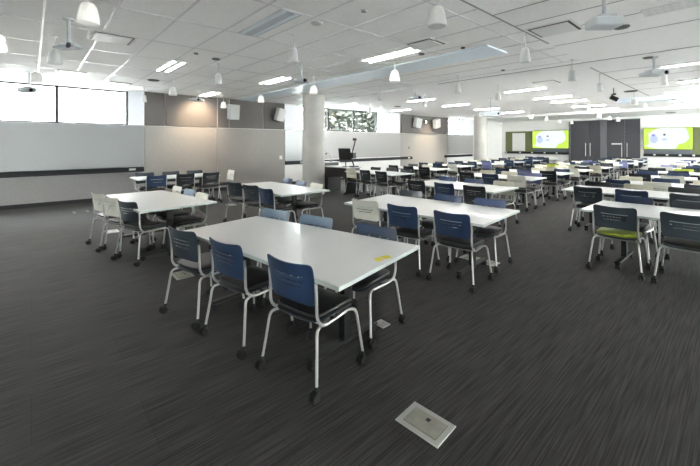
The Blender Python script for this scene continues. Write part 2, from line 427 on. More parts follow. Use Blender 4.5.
# ------------------------------------------------------------------ far wall: doors, screens, boards
def fy(px): return onfar(px, HY).y
def fz(px, py): return onfar(px, py).z
X = FAR_X
dA, dB, dM0, dM1 = fy(571), fy(640.6), fy(601), fy(607)
def rectx(mb, x0, x1, ya, yb, z0, z1, b=.004): return mb.cbox(x0, x1, min(ya, yb), max(ya, yb), z0, z1, b)
ZD = 2.93
for n, a, b, hp, lab in ((1, dA, dM0, (586.3, 590.8), 'charcoal double door left of the grey post'), (2, dM1, dB, (622.3, 627.6), 'charcoal double door right of the grey post')):
    mid = fy(sum(hp) / 2)
    d = struct(f'door_{n}', rectx(MB(), X - .08, X - .02, a - .01, mid + .006, .02, ZD), M['door'], lab)
    rectx(MB(), X - .08, X - .02, mid - .006, b + .01, .02, ZD).build('door_leaf', M['door'], d)
    for p in hp:
        y = fy(p)
        MB().cyl((X - .15, y, .82), (X - .15, y, 1.62), .013).cyl((X - .15, y, .95), (X - .08, y, .95), .012).cyl((X - .15, y, 1.5), (X - .08, y, 1.5), .012).build('door_handle', M['steel'], d)
struct('trim_30', rectx(MB(), X - .18, X - .005, dM0, dM1, 0, ZD), M['doorpost'], 'grey post between the double doors')
struct('trim_31', rectx(MB(), X - .16, X - .005, fy(569.6), dA, 0, ZD), M['doorpost'], 'grey frame at the door edge')
struct('trim_32', rectx(MB(), X - .10, X - .005, dA, dB, ZD, ZD + .05), M['doorpost'], 'door head')
tag(rectx(MB(), X - .10, X - .082, fy(612), fy(621.5), fz(617, 144.6), fz(617, 143.2), .001).build('door_sign', M['white']), 'slim white strip across the right charcoal door', 'sign')
def far_bay(pa, pb, ga, gb, wb, n, lab, side):
    # green board behind, screen in front, grey strip and rail under
    z0, z1 = 1.02, 2.42
    a, b = fy(ga), fy(gb)
    struct(f'trim_{n}', rectx(MB(), X - .03, X - .001, a, b, z0, z1), M['green'], f'olive pinboard around the {side} screen')
    struct(f'trim_{n+1}', rectx(MB(), X - .07, X - .031, fy(pa), fy(pb), z0, 1.26), M['dgrey'], f'dark grey strip under the {side} screen')
    struct(f'trim_{n+2}', rectx(MB(), X - .14, X - .031, a, b, z0 - .14, z0), M['rail'], f'black rail under the {side} screen')
    if wb:
        struct(f'trim_{n+3}', rectx(MB(), X - .045, X - .031, fy(wb[0]), fy(wb[1]), 1.06, 2.3), M['wall'], 'white board on the olive pinboard')
    ya, yb = fy(pa), fy(pb); c = (ya + yb) / 2; w = abs(ya - yb); zb, zt_ = 1.27, 2.42; h = zt_ - zb
    s = empty('wall_screen', (X - .10, c, zb), 0, lab, 'screen', 'wall screens')
    MB().cbox(-.02, .068, -w / 2 - .02, w / 2 + .02, -.02, h + .02, .005).build('screen_housing', M['black'], s)
    def shape(name, m, pts, lift):                  # polygon in unit screen coordinates; +u is towards smaller y
        n_ = len(pts); vs = [(-.021 - lift, w / 2 - p[0] * w, p[1] * h) for p in pts]; vs += [(-.0205, v[1], v[2]) for v in vs]
        MB().add(vs, [list(range(n_)), list(range(n_, 2 * n_))[::-1]] + [(i, n_ + i, n_ + (i + 1) % n_, (i + 1) % n_) for i in range(n_)]).build(name, m, s)
    blob = lambda cx, cy, rx, ry, k=18, wob=0: [(cx + rx * (1 + wob * math.sin(3 * t)) * math.cos(t), cy + ry * (1 + wob * math.cos(2 * t)) * math.sin(t)) for t in [2 * PI * i / k for i in range(k)]]
    shape('screen_face', M['lime_e'], [(0, 0), (0, 1), (1, 1), (1, 0)], .0005)
    cl = [(.10, .10), (.12, .45), (.10, .7), (.20, .88), (.33, .99), (.74, .99), (.86, .97), (.90, .8), (.93, .5), (.84, .30), (.72, .24), (.66, .02), (.3, .02)]
    shape('screen_cloud', M['white_e'], cl, .0015)
    shape('screen_picture', M['pale_e'], blob(.22, .48, .085, .2), .003)
    shape('screen_picture', M['purple_e'], blob(.21, .66, .04, .055), .0045)
    shape('screen_picture', M['dark_e'], blob(.44, .68, .03, .05), .003)
    shape('screen_picture', M['pale_e'], blob(.44, .46, .06, .06), .003)
    shape('screen_bar', M['white_e'], [(.04, .13), (.04, .2), (.33, .2), (.33, .13)], .003)
    shape('screen_picture', M['dark_e'], blob(.91, .14, .008, .02), .003)
    return s
far_bay(533, 569.3, 505.7, 569.3, (512.6, 525.3), 33, 'lime and white wall screen left of the charcoal doors', 'left')
far_bay(644, 693.3, 643.9, 720, None, 38, 'lime and white wall screen right of the charcoal doors', 'right')
for i, p in enumerate((507, 521, 533, 545.5, 557.5)): tag(rectx(MB(), X - .18, X - .1405, fy(p) - .05, fy(p) + .05, .93, 1.01, .002).build('rail_box', M['white']), f'small white box {["leftmost", "second from left", "middle", "second from right", "rightmost"][i]} on rail under the left screen', 'socket', 'white boxes on the far left rail')
for i, p in enumerate((655, 667.5, 680.5, 694)): tag(rectx(MB(), X - .18, X - .1405, fy(p) - .05, fy(p) + .05, .93, 1.01, .002).build('rail_box', M['white']), f'small white box {["leftmost", "second from left", "third from left", "rightmost"][i]} on rail under the right screen', 'socket', 'white boxes on the far right rail')

# ------------------------------------------------------------------ outside
struct('ground_outside', MB().box(-30, 60, WALL_Y + .35, 60, -.6, -.5), M['paving'])
struct('ground_added_bounce', MB().box(-30, 60, -60, RIGHT_Y - .25, -.6, -.5), M['terrace'])  # added reflector ground outside the invented right windows
b = tag(MB().box(-32, 9.5, 26, 34, -.5, 15).build('building_outside', M['facade']), 'pale rendered building with small windows seen through the near windows', 'building')
for r_ in range(4):
    for k in range(30):
        x = -30 + k * 1.3
        MB().cbox(x, x + .36, 25.93, 26.0, 3.3 + r_ * 2.6, 4.5 + r_ * 2.6, .01).build('window', M['facwin'], b)
def tree(x, y, h, r, label):
    t = empty('tree', (x, y, -.5), 0, label, 'tree', 'trees outside the windows')
    MB().tube([(0, 0, 0), (.05, .02, h * .3), (-.03, .05, h * .6), (0, 0, h * .85)], .12, 8).build('trunk', M['bark'], t)
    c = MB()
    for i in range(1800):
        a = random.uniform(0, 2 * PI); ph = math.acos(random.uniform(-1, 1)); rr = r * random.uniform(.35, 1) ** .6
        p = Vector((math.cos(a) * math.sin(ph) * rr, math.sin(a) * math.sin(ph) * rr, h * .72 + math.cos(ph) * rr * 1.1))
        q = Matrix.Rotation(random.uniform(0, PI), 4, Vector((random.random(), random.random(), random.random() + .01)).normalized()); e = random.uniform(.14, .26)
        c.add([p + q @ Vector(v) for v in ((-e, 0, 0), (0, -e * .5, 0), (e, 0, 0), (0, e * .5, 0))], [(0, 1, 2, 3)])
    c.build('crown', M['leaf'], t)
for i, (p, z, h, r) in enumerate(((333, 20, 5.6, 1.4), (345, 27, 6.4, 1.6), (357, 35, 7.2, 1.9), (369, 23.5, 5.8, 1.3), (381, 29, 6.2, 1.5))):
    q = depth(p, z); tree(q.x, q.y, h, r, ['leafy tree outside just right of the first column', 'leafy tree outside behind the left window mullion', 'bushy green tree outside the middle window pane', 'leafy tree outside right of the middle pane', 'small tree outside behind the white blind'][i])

# ------------------------------------------------------------------ chairs
def chair_parts():
    P = {}
    # back shell with three slots
    zs = [.548, .555, .575, .605, .632, .650, .659, .684, .693, .718, .727, .745, .765, .785, .800, .808, .813]
    K = 17; slot_rows = {5: 5, 7: 4, 9: 4}
    F_, B_ = [], []
    for i, z in enumerate(zs):
        t = (z - .548) / .265
        half = .205 + .014 * t
        e = 0
        if i == 0: e = .034
        elif i == 1: e = .016
        elif i == len(zs) - 1: e = .040
        elif i == len(zs) - 2: e = .020
        elif i == len(zs) - 3: e = .009
        elif i == len(zs) - 4: e = .002
        half -= e
        fr, br = [], []
        for j in range(K):
            x = half * (-1 + 2 * j / (K - 1)); c = (x / .23) ** 2
            y = -.222 - .030 * t - .022 * t * t + .040 * c
            zz = z + .014 * c * (2 * t - 1) + (.012 * (x / .2) if i in (5, 6, 7, 8, 9, 10) else 0) * 0
            fr.append(Vector((x, y, zz))); br.append(Vector((x, y - .008, zz)))
        F_.append(fr); B_.append(br)
    ok = lambda i, j: not (i in slot_rows and slot_rows[i] - 1 <= j <= K - 1 - slot_rows[i])
    mb = MB(); mb.sheet(B_, F_, ok); P['backrest'] = mb
    # seat cushion and shell: rounded pad, waterfall front
    def pad(z0, z1, hx, y0, y1, r, puff):
        m = MB(); N = 28; rings = []
        def outline(sc):
            pts = []
            for k in range(N):
                a = 2 * PI * k / N; ca, sa = math.cos(a), math.sin(a)
                ex = .38; x = math.copysign(abs(ca) ** ex, ca) * hx * sc; y = (y0 + y1) / 2 + math.copysign(abs(sa) ** ex, sa) * (y1 - y0) / 2 * sc
                pts.append((x, y))
            return pts
        def zof(x, y): return -.028 * max(0, (y - (y1 - .12)) / .12) ** 2 + .008 * (abs(x) / hx) ** 2
        prof = [(.90, z0), (.99, z0 + (z1 - z0) * .3), (1.0, z0 + (z1 - z0) * .55), (.975, z0 + (z1 - z0) * .85), (.9, z1), (.5, z1 + puff), (.02, z1 + puff)]
        for sc, z in prof: rings.append([Vector((x, y, z + zof(x, y))) for x, y in outline(sc)])
        vs = [p for r_ in rings for p in r_]
        fs = [(a * N + i, a * N + (i + 1) % N, (a + 1) * N + (i + 1) % N, (a + 1) * N + i) for a in range(len(rings) - 1) for i in range(N)]
        fs.append(list(range(N))[::-1]); fs.append([(len(rings) - 1) * N + i for i in range(N)])
        m.add(vs, fs, True); return m
    P['seat'] = pad(.440, .474, .212, -.19, .235, .06, .005)
    P['seat_shell'] = pad(.416, .4395, .212, -.20, .232, .06, 0)
    for s in (-1, 1):
        P['side_frame', s] = MB().tube([(s * .224, -.212, .70), (s * .222, -.206, .62), (s * .222, -.204, .54), (s * .224, -.198, .475), (s * .226, -.165, .425), (s * .224, -.11, .407), (s * .215, .0, .404), (s * .205, .12, .404)], .0105, 8)
        P['rear_leg', s] = MB().tube([(s * .18, -.04, .402), (s * .20, -.13, .402), (s * .217, -.185, .398), (s * .226, -.204, .375), (s * .232, -.212, .33), (s * .246, -.228, .20), (s * .260, -.245, .078)], .0105, 8)
        P['front_leg', s] = MB().tube([(s * .18, .05, .402), (s * .20, .135, .402), (s * .217, .182, .396), (s * .227, .202, .37), (s * .234, .211, .32), (s * .247, .225, .20), (s * .260, .240, .078)], .0105, 8)
        for k, (x, y) in (('rear', (s * .260, -.245)), ('front', (s * .260, .240))):
            m = MB(); m.cyl((x, y, .05), (x, y, .088), .013, 10)
            off = -.018 if k == 'rear' else -.018
            for d in (-.014, .014):
                mx = Matrix.Rotation(PI / 2, 4, 'Y')
                m.lathe([(.010, -.010), (.029, -.010), (.033, -.005), (.033, .005), (.029, .010), (.010, .010)], (x + d, y + off, .033), 14, 0, mx)
            m.cbox(x - .006, x + .006, y - .034, y + .014, .028, .066, .004)
            P[k + '_caster', s] = m
    P['crossbar'] = MB().cyl((-.19, .02, .402), (.19, .02, .402), .010, 8).cyl((-.2, -.12, .400), (.2, -.12, .400), .010, 8)
    return P
PARTS = chair_parts(); MESH = {}
def part_mesh(key, m, nm, extra=None):
    k = (str(key), m)
    if k not in MESH:
        mb = PARTS[key]
        if extra: 
            mb2 = MB(); mb2.v = list(mb.v); mb2.f = list(mb.f); mb2.s = list(mb.s); mb2.m = list(mb.m)
            e = PARTS[extra]; mb2.add(e.v, e.f, True, 1); mb = mb2
            MESH[k] = mb.mesh(nm, [M[m], M['rubber']])
        else: MESH[k] = mb.mesh(nm, M[m])
    return MESH[k]
PROTO = {}
def make_chair(back, seat, far):
    root = bpy.data.objects.new('conference_chair', None); root.empty_display_size = .1; C.objects.link(root)
    def p(name, key, m, parent=root):
        o = bpy.data.objects.new(name, part_mesh(key, m, name)); C.objects.link(o); o.parent = parent; return o
    p('backrest', 'backrest', 'p_' + back); p('seat', 'seat', seat); p('seat_shell', 'seat_shell', 'p_black' if back not in ('lime', 'slate') else 'p_slate'); p('crossbar', 'crossbar', 'chrome')
    for s in (-1, 1):
        p('side_frame', ('side_frame', s), 'chrome')
        for k in ('rear', 'front'):
            if far:
                kk = ('far', k, s)
                if kk not in MESH: MESH[kk] = part_mesh((k + '_leg', s), 'chrome', 'leg', None); 
                mb = PARTS[k + '_leg', s]
                if ('fl', k, s) not in MESH:
                    mb2 = MB(); mb2.v = list(mb.v); mb2.f = list(mb.f); mb2.s = list(mb.s); mb2.m = list(mb.m)
                    e = PARTS[k + '_caster', s]; mb2.add(e.v, e.f, True, 1)
                    MESH['fl', k, s] = mb2.mesh('leg', [M['chrome'], M['rubber']])
                o = bpy.data.objects.new('leg', MESH['fl', k, s]); C.objects.link(o); o.parent = root
            else:
                leg = p('leg', (k + '_leg', s), 'chrome'); p('caster', (k + '_caster', s), 'rubber', leg)
    return root
COLNAME = dict(navy='dark blue', blue='blue', slate='slate grey', black='black', white='off-white', mist='pale blue', lilac='lilac blue', cream='cream', lime='lime green')
def place_chair(x, y, rz, back, label, group, seat='s_dark', far=False):
    k = (back, seat, far)
    if k not in PROTO: o = PROTO[k] = make_chair(*k)
    else: o = copy_tree(PROTO[k])
    o.location = (x, y, 0); o.rotation_euler = (0, 0, rz)
    return tag(o, label, 'chair', group)

# ------------------------------------------------------------------ tables
def table(quad, desc, label, tape=False):
    """quad: near-left, near-right, far-right, far-left corners on the table plane"""
    c = sum((Vector((q[0], q[1])) for q in quad), Vector((0, 0))) / 4
    d = (Vector((quad[1][0], quad[1][1])) - Vector((quad[0][0], quad[0][1]))); L = d.length; ang = math.atan2(d.y, d.x)
    t = empty('conference_table', (c.x, c.y, 0), ang, label, 'table', 'white conference tables')
    R = Matrix.Rotation(-ang, 2)
    loc = [R @ (Vector((q[0], q[1])) - c) for q in quad]
    def inset(k): return [(p.x - math.copysign(k, p.x), p.y - math.copysign(k, p.y)) for p in loc]
    top = MB(); a, b_ = inset(.0), inset(.004)
    vs = [(*p, TAB - .028) for p in b_] + [(*p, TAB - .025) for p in a] + [(*p, TAB - .003) for p in a] + [(*p, TAB) for p in b_]
    top.add(vs, [(3, 2, 1, 0)], mi=1); top.add(vs, [(12, 13, 14, 15)], mi=0)
    for k in range(3): top.add(vs, [(k * 4 + i, k * 4 + (i + 1) % 4, k * 4 + 4 + (i + 1) % 4, k * 4 + 4 + i) for i in range(4)], mi=1)
    top.build('tabletop', [M['tabletop'], M['edge']], t)
    W = (loc[3] - loc[0]).length
    for s in (-1, 1):
        x = s * (L / 2 - .36)
        leg = MB().cbox(x - .03, x + .03, -.04, .04, .05, TAB - .06, .004).cbox(x - .045, x + .045, -W * .33, W * .33, TAB - .06, TAB - .0285, .004)
        lg = leg.build('leg', M['black'], t)
        MB().lathe([(.012, 0), (.022, .004), (.022, .028), (.014, .032)], (x + s * .03, 0, .50), 12, 0, Matrix.Rotation(s * PI / 2, 4, 'Y')).build('knob', M['rubber'], lg)
        ft = MB().cbox(x - .035, x + .035, -.37, .37, .062, .092, .008).build('foot', M['black'], t)
        for e in (-1, 1):
            m = MB().cyl((x, e * .34, .05), (x, e * .34, .0615), .012, 10)
            for dd in (-.016, .016): m.lathe([(.01, -.011), (.024, -.011), (.029, -.006), (.029, .006), (.024, .011), (.01, .011)], (x + dd, e * .34, .0292), 14, 0, Matrix.Rotation(PI / 2, 4, 'Y'))
            m.build('caster', M['rubber'], ft)
    MB().cbox(-L / 2 + .40, L / 2 - .40, -.025, .025, TAB - .115, TAB - .065, .004).build('crossbar', M['black'], t)
    return t, c, ang, L, W

ORD = ['left', 'middle', 'right']
def seat_up(c, ang, L, W, near, far_, desc, fardist, pitch=.64, inset=.19, jit=.02, seats=None, shift=(0, 0), near_in=None, near_rot=(0, 0, 0)):
    ux = Vector((math.cos(ang), math.sin(ang))); uy = Vector((-ux.y, ux.x))
    for side, cols in ((-1, near), (1, far_)):
        n = len(cols)
        for i, col in enumerate(cols):
            if not col: continue
            s = i - 1; ins = (near_in[i] if isinstance(near_in, (list, tuple)) else near_in) if (side < 0 and near_in is not None) else min(inset, (W - .52) / 2)
            o = c + ux * (s * pitch + shift[0 if side < 0 else 1] + random.uniform(-jit, jit)) + uy * (side * (W / 2 - ins + random.uniform(-.5, 1) * .02))
            rz = ang + (near_rot[i] if side < 0 else PI) + random.uniform(-.03, .03)
            st = 's_dark'
            if seats and (side, i) in seats: st = seats[side, i]
            cn = COLNAME[col]
            lab = f"{cn} chair, {ORD[i]} seat on {'near' if side < 0 else 'far'} side of {desc}"
            place_chair(o.x, o.y, rz, col, lab, 'wheeled conference chairs', st, fardist)

def rect(corner, which, L, W, ang):
    """corner: Vector of corner b (near-right), c, a ... ; returns the four corners"""
    ux = Vector((math.cos(ang), math.sin(ang))); uy = Vector((-ux.y, ux.x)); k = Vector((corner[0], corner[1]))
    a = {'a': k, 'b': k - ux * L, 'c': k - ux * L - uy * W, 'd': k - uy * W}[which]
    return [a, a + ux * L, a + ux * L + uy * W, a + uy * W]

A0 = -PI / 2
# T1, the front table
q = [flat(183.0, 230.6, TAB), flat(339, 287.6, TAB), flat(419.9, 245.5, TAB), flat(257, 215.8, TAB)]
t, c, ang, L, W = table(q, '', 'large white table in the open floor with two yellow tape marks')
dd = 'front table with yellow tape'
e0, e1 = Vector(q[0][:2]), Vector(q[1][:2]); ux = (e1 - e0).normalized(); uy = Vector((-ux.y, ux.x))
for i, (pa, pb, col) in enumerate(((( 162.6, 312), (190.3, 330.2), 'slate'), ((200.1, 336.1), (240, 358), 'navy'), ((255.8, 369.2), (313.4, 402.6), 'navy'))):
    m = (flat(*pa) + flat(*pb)) / 2; m = Vector((m.x, m.y))
    s = (m - e0).dot(ux); o = e0 + ux * s + uy * (.10, .15, .20)[i]
    a_ = ang + (.12, .06, .06)[i]
    place_chair(o.x, o.y, a_, col, f'{COLNAME[col]} chair, {ORD[i]} seat on near side of {dd}', 'wheeled conference chairs')
f0, f1 = Vector(q[3][:2]), Vector(q[2][:2]); fx = (f1 - f0).normalized(); fn = Vector((-fx.y, fx.x))
fa = math.atan2(fx.y, fx.x)
for i, (px, py, col) in enumerate(((283.5, 207.5, 'mist'), (323.5, 214, 'mist'), (381.5, 223.0, 'navy'))):
    m = flat(px, py, .83); s = (Vector((m.x, m.y)) - f0).dot(fx); o = f0 + fx * s - fn * .19
    place_chair(o.x, o.y, fa + PI + (0, .03, -.02)[i], col, f'{"dark blue" if col=="navy" else "dull blue"} chair, {ORD[i]} seat on far side of {dd}', 'wheeled conference chairs')
for pp in (((373, 259.5), (378, 257.2), (384.2, 259.4), (379, 261.8)), ((379.5, 256.6), (388, 255.2), (392.5, 257.8), (385, 259.2))):
    pts = [flat(*p_, TAB) for p_ in pp]
    tag(MB().prism([(p_.x, p_.y) for p_ in pts][::-1], TAB + .0004, TAB + .0012).build('tape_mark', M['yellow']),
        'yellow tape scrap on the front table, ' + ('nearer to its middle' if pp[0][0] < 375 else 'nearer to its edge'), 'tape', 'yellow tape marks')

FULL = []
def add_table(quad, desc, label, near, far_, fd=False, **k):
    t, c, ang, L, W = table(quad, desc, label); seat_up(c, ang, L, W, near, far_, desc, fd, **k); return t
qT2 = [flat(105.5, 195.0, TAB), flat(139.4, 211.8, TAB), flat(217, 201.4, TAB), flat(161.7, 190.0, TAB)]
add_table(qT2, 'second table in the wall row', 'white table nearest the whiteboard wall, pale chairs around it', ['white', 'white', 'slate'], ['white', 'mist', 'white'], near_in=(.02, .08, .15), near_rot=(.22, .3, .3), pitch=.58, shift=(-.03, 0))
qT3 = [flat(344, 202.6, TAB), flat(483.6, 224.8, TAB), flat(519.8, 210.3, TAB), flat(388, 194.2, TAB)]
add_table(qT3, 'second table of the middle row', 'white table just behind the front table, blue chairs around it', ['white', 'navy', 'navy'], ['slate', 'blue', 'blue'], near_in=.21, near_rot=(.12, .05, 0), shift=(.02, 0))
qT4 = [flat(240, 183.8, TAB), flat(281.4, 195.2, TAB), flat(330, 190.0, TAB), flat(271.4, 181.5, TAB)]
add_table(qT4, 'table before the round column', 'white table standing before the first round column', ['slate', 'slate', 'navy'], ['blue', 'blue', 'white'], near_in=(-.10, .0, .04), near_rot=(.35, .32, .2))
# T5 stands turned a quarter against the wall
k = flat(121, 181.0, TAB); k.x += .34; q5 = [Vector((k.x, k.y - .0)), Vector((k.x + 1.95, k.y)), Vector((k.x + 1.95, k.y + .95)), Vector((k.x, k.y + .95))]
add_table(q5, 'quarter-turned table by the wall', 'white table turned a quarter, close to the beige wall', ['navy', 'black', 'black'], ['slate', 'slate', 'slate'], shift=(.05, .0))
place_chair(q5[1].x + .24, q5[1].y + .42, PI / 2, 'white', 'off-white chair seen side-on at the end of the quarter-turned table', 'wheeled conference chairs')

WALLROW = 'wall side row'
rows = [
    # (corner px, py, which, L, W, desc, label, near, far, far?)
    ((493.6, 192.3), 'b', 1.95, 1.05, 'third table of the middle row', 'white table third in the middle row', ['black', 'navy', 'black'], ['blue', 'blue', 'cream'], False),
    ((547, 177.4), 'c', 1.95, 1.0, 'fourth table of the middle row', 'white table fourth in the middle row', ['black', 'navy', 'white'], ['cream', 'cream', 'lilac'], False),
    ((574, 172.7), 'c', 1.95, 1.0, 'fifth table of the middle row', 'white table fifth in the middle row', ['navy', 'lilac', 'black'], ['black', 'cream', 'navy'], True),
    ((580.2, 208.8), 'a', 1.95, 1.05, 'first table of the right row', 'white table nearest in the right row, lime seat chair beside it', ['slate', 'slate', 'navy'], ['navy', 'slate', 'navy'], False),
    ((561.4, 189.3), 'a', 1.95, 1.0, 'second table of the right row', 'white table second in the right row', ['slate', 'navy', 'slate'], ['black', 'cream', 'black'], False),
    ((415, 173.2), 'c', 1.95, 1.0, 'black chair table by the lectern', 'white table in front of the lectern', ['cream', 'black', 'black'], ['slate', 'black', 'slate'], False),
    ((450.5, 168.6), 'c', 1.95, 1.0, 'table behind the lectern table', 'white table one behind the lectern table', ['black', 'black', 'black'], ['slate', 'cream', 'black'], True),
]
for (p, wh, L_, W_, desc, label, near, far_, fd) in rows:
    co = flat(*p, TAB); kw = {}
    if desc.startswith('first table of the right'): kw = dict(seats={(-1, 0): 's_lime'}, pitch=.64, shift=(.04, 0))
    if desc.startswith('second table of the right'): kw = dict(shift=(.08, 0))
    add_table(rect(co, wh, L_, W_, A0 + random.uniform(-.02, .02)), desc, label, near, far_, fd, **kw)
pool = ['black'] * 6 + ['navy'] * 6 + ['slate'] * 4 + ['lilac'] * 2 + ['cream'] * 4 + ['white'] * 3
ordn = ['third', 'fourth', 'fifth', 'sixth', 'seventh', 'eighth', 'ninth', 'tenth', 'eleventh', 'twelfth']
def rowof(xs_, yc, nm, start, skip=()):
    for i, x in enumerate(xs_):
        desc = f'{ordn[start + i]} table of the {nm} row'
        cc = Vector((x, yc + random.uniform(-.12, .12))); a = A0 + random.uniform(-.04, .04)
        ux = Vector((math.cos(a), math.sin(a))); uy = Vector((-ux.y, ux.x))
        qd = [cc - ux * .97 - uy * .5, cc + ux * .97 - uy * .5, cc + ux * .97 + uy * .5, cc - ux * .97 + uy * .5]
        pick = lambda: random.choice([c_ for c_ in pool if c_ != 'lime' or nm != 'lectern'])
        nr, fr_ = [pick() for _ in range(3)], [pick() for _ in range(3)]
        if nm == 'middle' and i == 1: nr[0] = 'lime'
        if nm == 'right' and i == 2: fr_[1] = 'lime'
        add_table(qd, desc, f'white table {ordn[start + i]} in the {nm} row', nr, fr_, True)
rowof([13.1, 15.2, 17.3, 19.4, 21.5, 23.6], 4.35, 'middle', 3)
rowof([9.75, 11.9, 14.0, 16.1, 18.2, 20.3, 22.4], 1.2, 'right', 0)
rowof([12.2, 14.5, 16.8, 19.1, 21.4], 7.9, 'lectern', 0)

# ------------------------------------------------------------------ lectern and desk
lc = depth(331, 12.1); lx, ly = lc.x, lc.y
t = empty('lectern_desk', (lx, ly, 0), -PI / 2, 'black teaching desk with raised lectern end right of the round column', 'desk')
MB().cbox(-.35, .0, -.35, .35, 0, .93, .01).build('cabinet', M['wood'], t)
MB().cbox(-.38, .03, -.38, .38, .93, .96, .005).build('worktop', M['lecttop'], t)
MB().cbox(.005, 1.15, -.32, .32, .80, .83, .005).build('shelf', M['lecttop'], t)
MB().cbox(.02, 1.13, -.28, .28, .52, .7995, .006).build('drawer_unit', M['wood'], t)
for x in (.15, 1.08): MB().cbox(x - .03, x + .03, -.28, .28, 0, .5195, .005).build('leg', M['black'], t)
mt = empty('monitor', (lx + .02, ly - .74, .83), -PI / 2 + .25, 'black monitor standing on the teaching desk', 'monitor')
MB().cbox(-.10, .10, -.08, .08, .0, .015, .003).cyl((0, 0, .015), (0, -.01, .36), .018).build('stand', M['black'], mt)
MB().cbox(-.23, .23, -.02, .02, .22, .60, .008, mx=Matrix.Rotation(.15, 4, 'X')).build('screen_housing', M['black'], mt)
dc = empty('document_camera', (lx + .05, ly - 1.10, .83), 0, 'black document camera with upright arm on the teaching desk', 'camera')
MB().cbox(-.12, .12, -.1, .1, 0, .04, .005).build('base', M['black'], dc)
MB().tube([(0, 0, .04), (-.05, .05, .30), (.0, .06, .5), (.02, .0, .72), (.02, -.04, .86)], .02, 8).build('arm', M['black'], dc)
MB().cbox(-.04, .04, -.09, .02, .84, .92, .006).build('head', M['black'], dc)
MB().cbox(-.06, .08, -.02, .12, .28, .46, .006).build('light', M['black'], dc)
gn = empty('gooseneck_microphone', (lx, ly + .0, .96), 0, 'silver gooseneck microphone curving over the lectern end', 'microphone')
MB().lathe([(.05, 0), (.05, .015), (.02, .02)], (0, 0, 0), 14).build('base', M['black'], gn)
MB().tube([(0, -.0, .02), (0, -.01, .15), (0, .05, .24), (0, .14, .29), (0, .22, .28)], .012, 8).build('stem', M['chrome'], gn)
MB().cyl((0, .22, .285), (0, .29, .255), .02, 10).build('head', M['black'], gn)

# ------------------------------------------------------------------ floor boxes
def floor_box(x, y, label, L=.276, W=.2, rz=0.0, lid='plate', rim='platerim'):
    t = empty('floor_box', (x, y, 0), rz, label, 'floor box', 'aluminium floor boxes')
    a, b = W / 2, L / 2
    r = MB(); o = [(-a, -b), (a, -b), (a, b), (-a, b)]; i1 = [(x_ * .9, y_ * .93) for x_, y_ in o]
    vs = [(*p, .0005) for p in o] + [(x_ * .97, y_ * .98, .006) for x_, y_ in o] + [(*p, .006) for p in i1] + [(*p, .0035) for p in i1]
    for k_ in range(3): r.add(vs, [(k_ * 4 + i, k_ * 4 + (i + 1) % 4, k_ * 4 + 4 + (i + 1) % 4, k_ * 4 + 4 + i) for i in range(4)])
    r.add(vs, [(3, 2, 1, 0), (12, 13, 14, 15)])
    r.build('rim', M[rim], t)
    MB().cbox(-a * .68, a * .68, -b * .76, b * .76, .0036, .0052, .0006).build('gasket', M['gap'], t)
    MB().cbox(-a * .65, a * .65, -b * .74, b * .74, .0053, .0075, .0008).build('lid', M[lid], t)
    MB().cbox(a * .12, a * .38, -b * .12, b * .06, .0076, .0085, .0005).build('latch', M['black'], t)
def fb(px, py, label, rz=0, **k): p = flat(px, py); floor_box(p.x, p.y, label, rz=rz, **k)
k4 = [flat(*p) for p in ((394.4, 419.7), (437.2, 448.6), (457.1, 427), (415, 402.1))]
m = sum(k4, Vector()) / 4; dv = k4[1] - k4[0]
floor_box(m.x, m.y, 'large silver floor box in the open carpet before the front table', rz=math.atan2(dv.y, dv.x) + PI / 2)
fb(182.5, 275, 'silver floor box under the left end of the front table')
fb(112, 231.5, 'silver floor box under the near side of the pale chair table')
fb(479, 260.2, 'silver floor box under the table behind the front table', L=.5)
fb(231, 204.8, 'silver floor box on carpet left of the table before the column', L=.3)
fb(382, 324, 'silver floor box under the right end of the front table', L=.12, W=.1)
fb(81, 212, 'dark outlined floor box on carpet beside the whiteboard wall', L=.35, W=.3, lid='carpet', rim='gap')

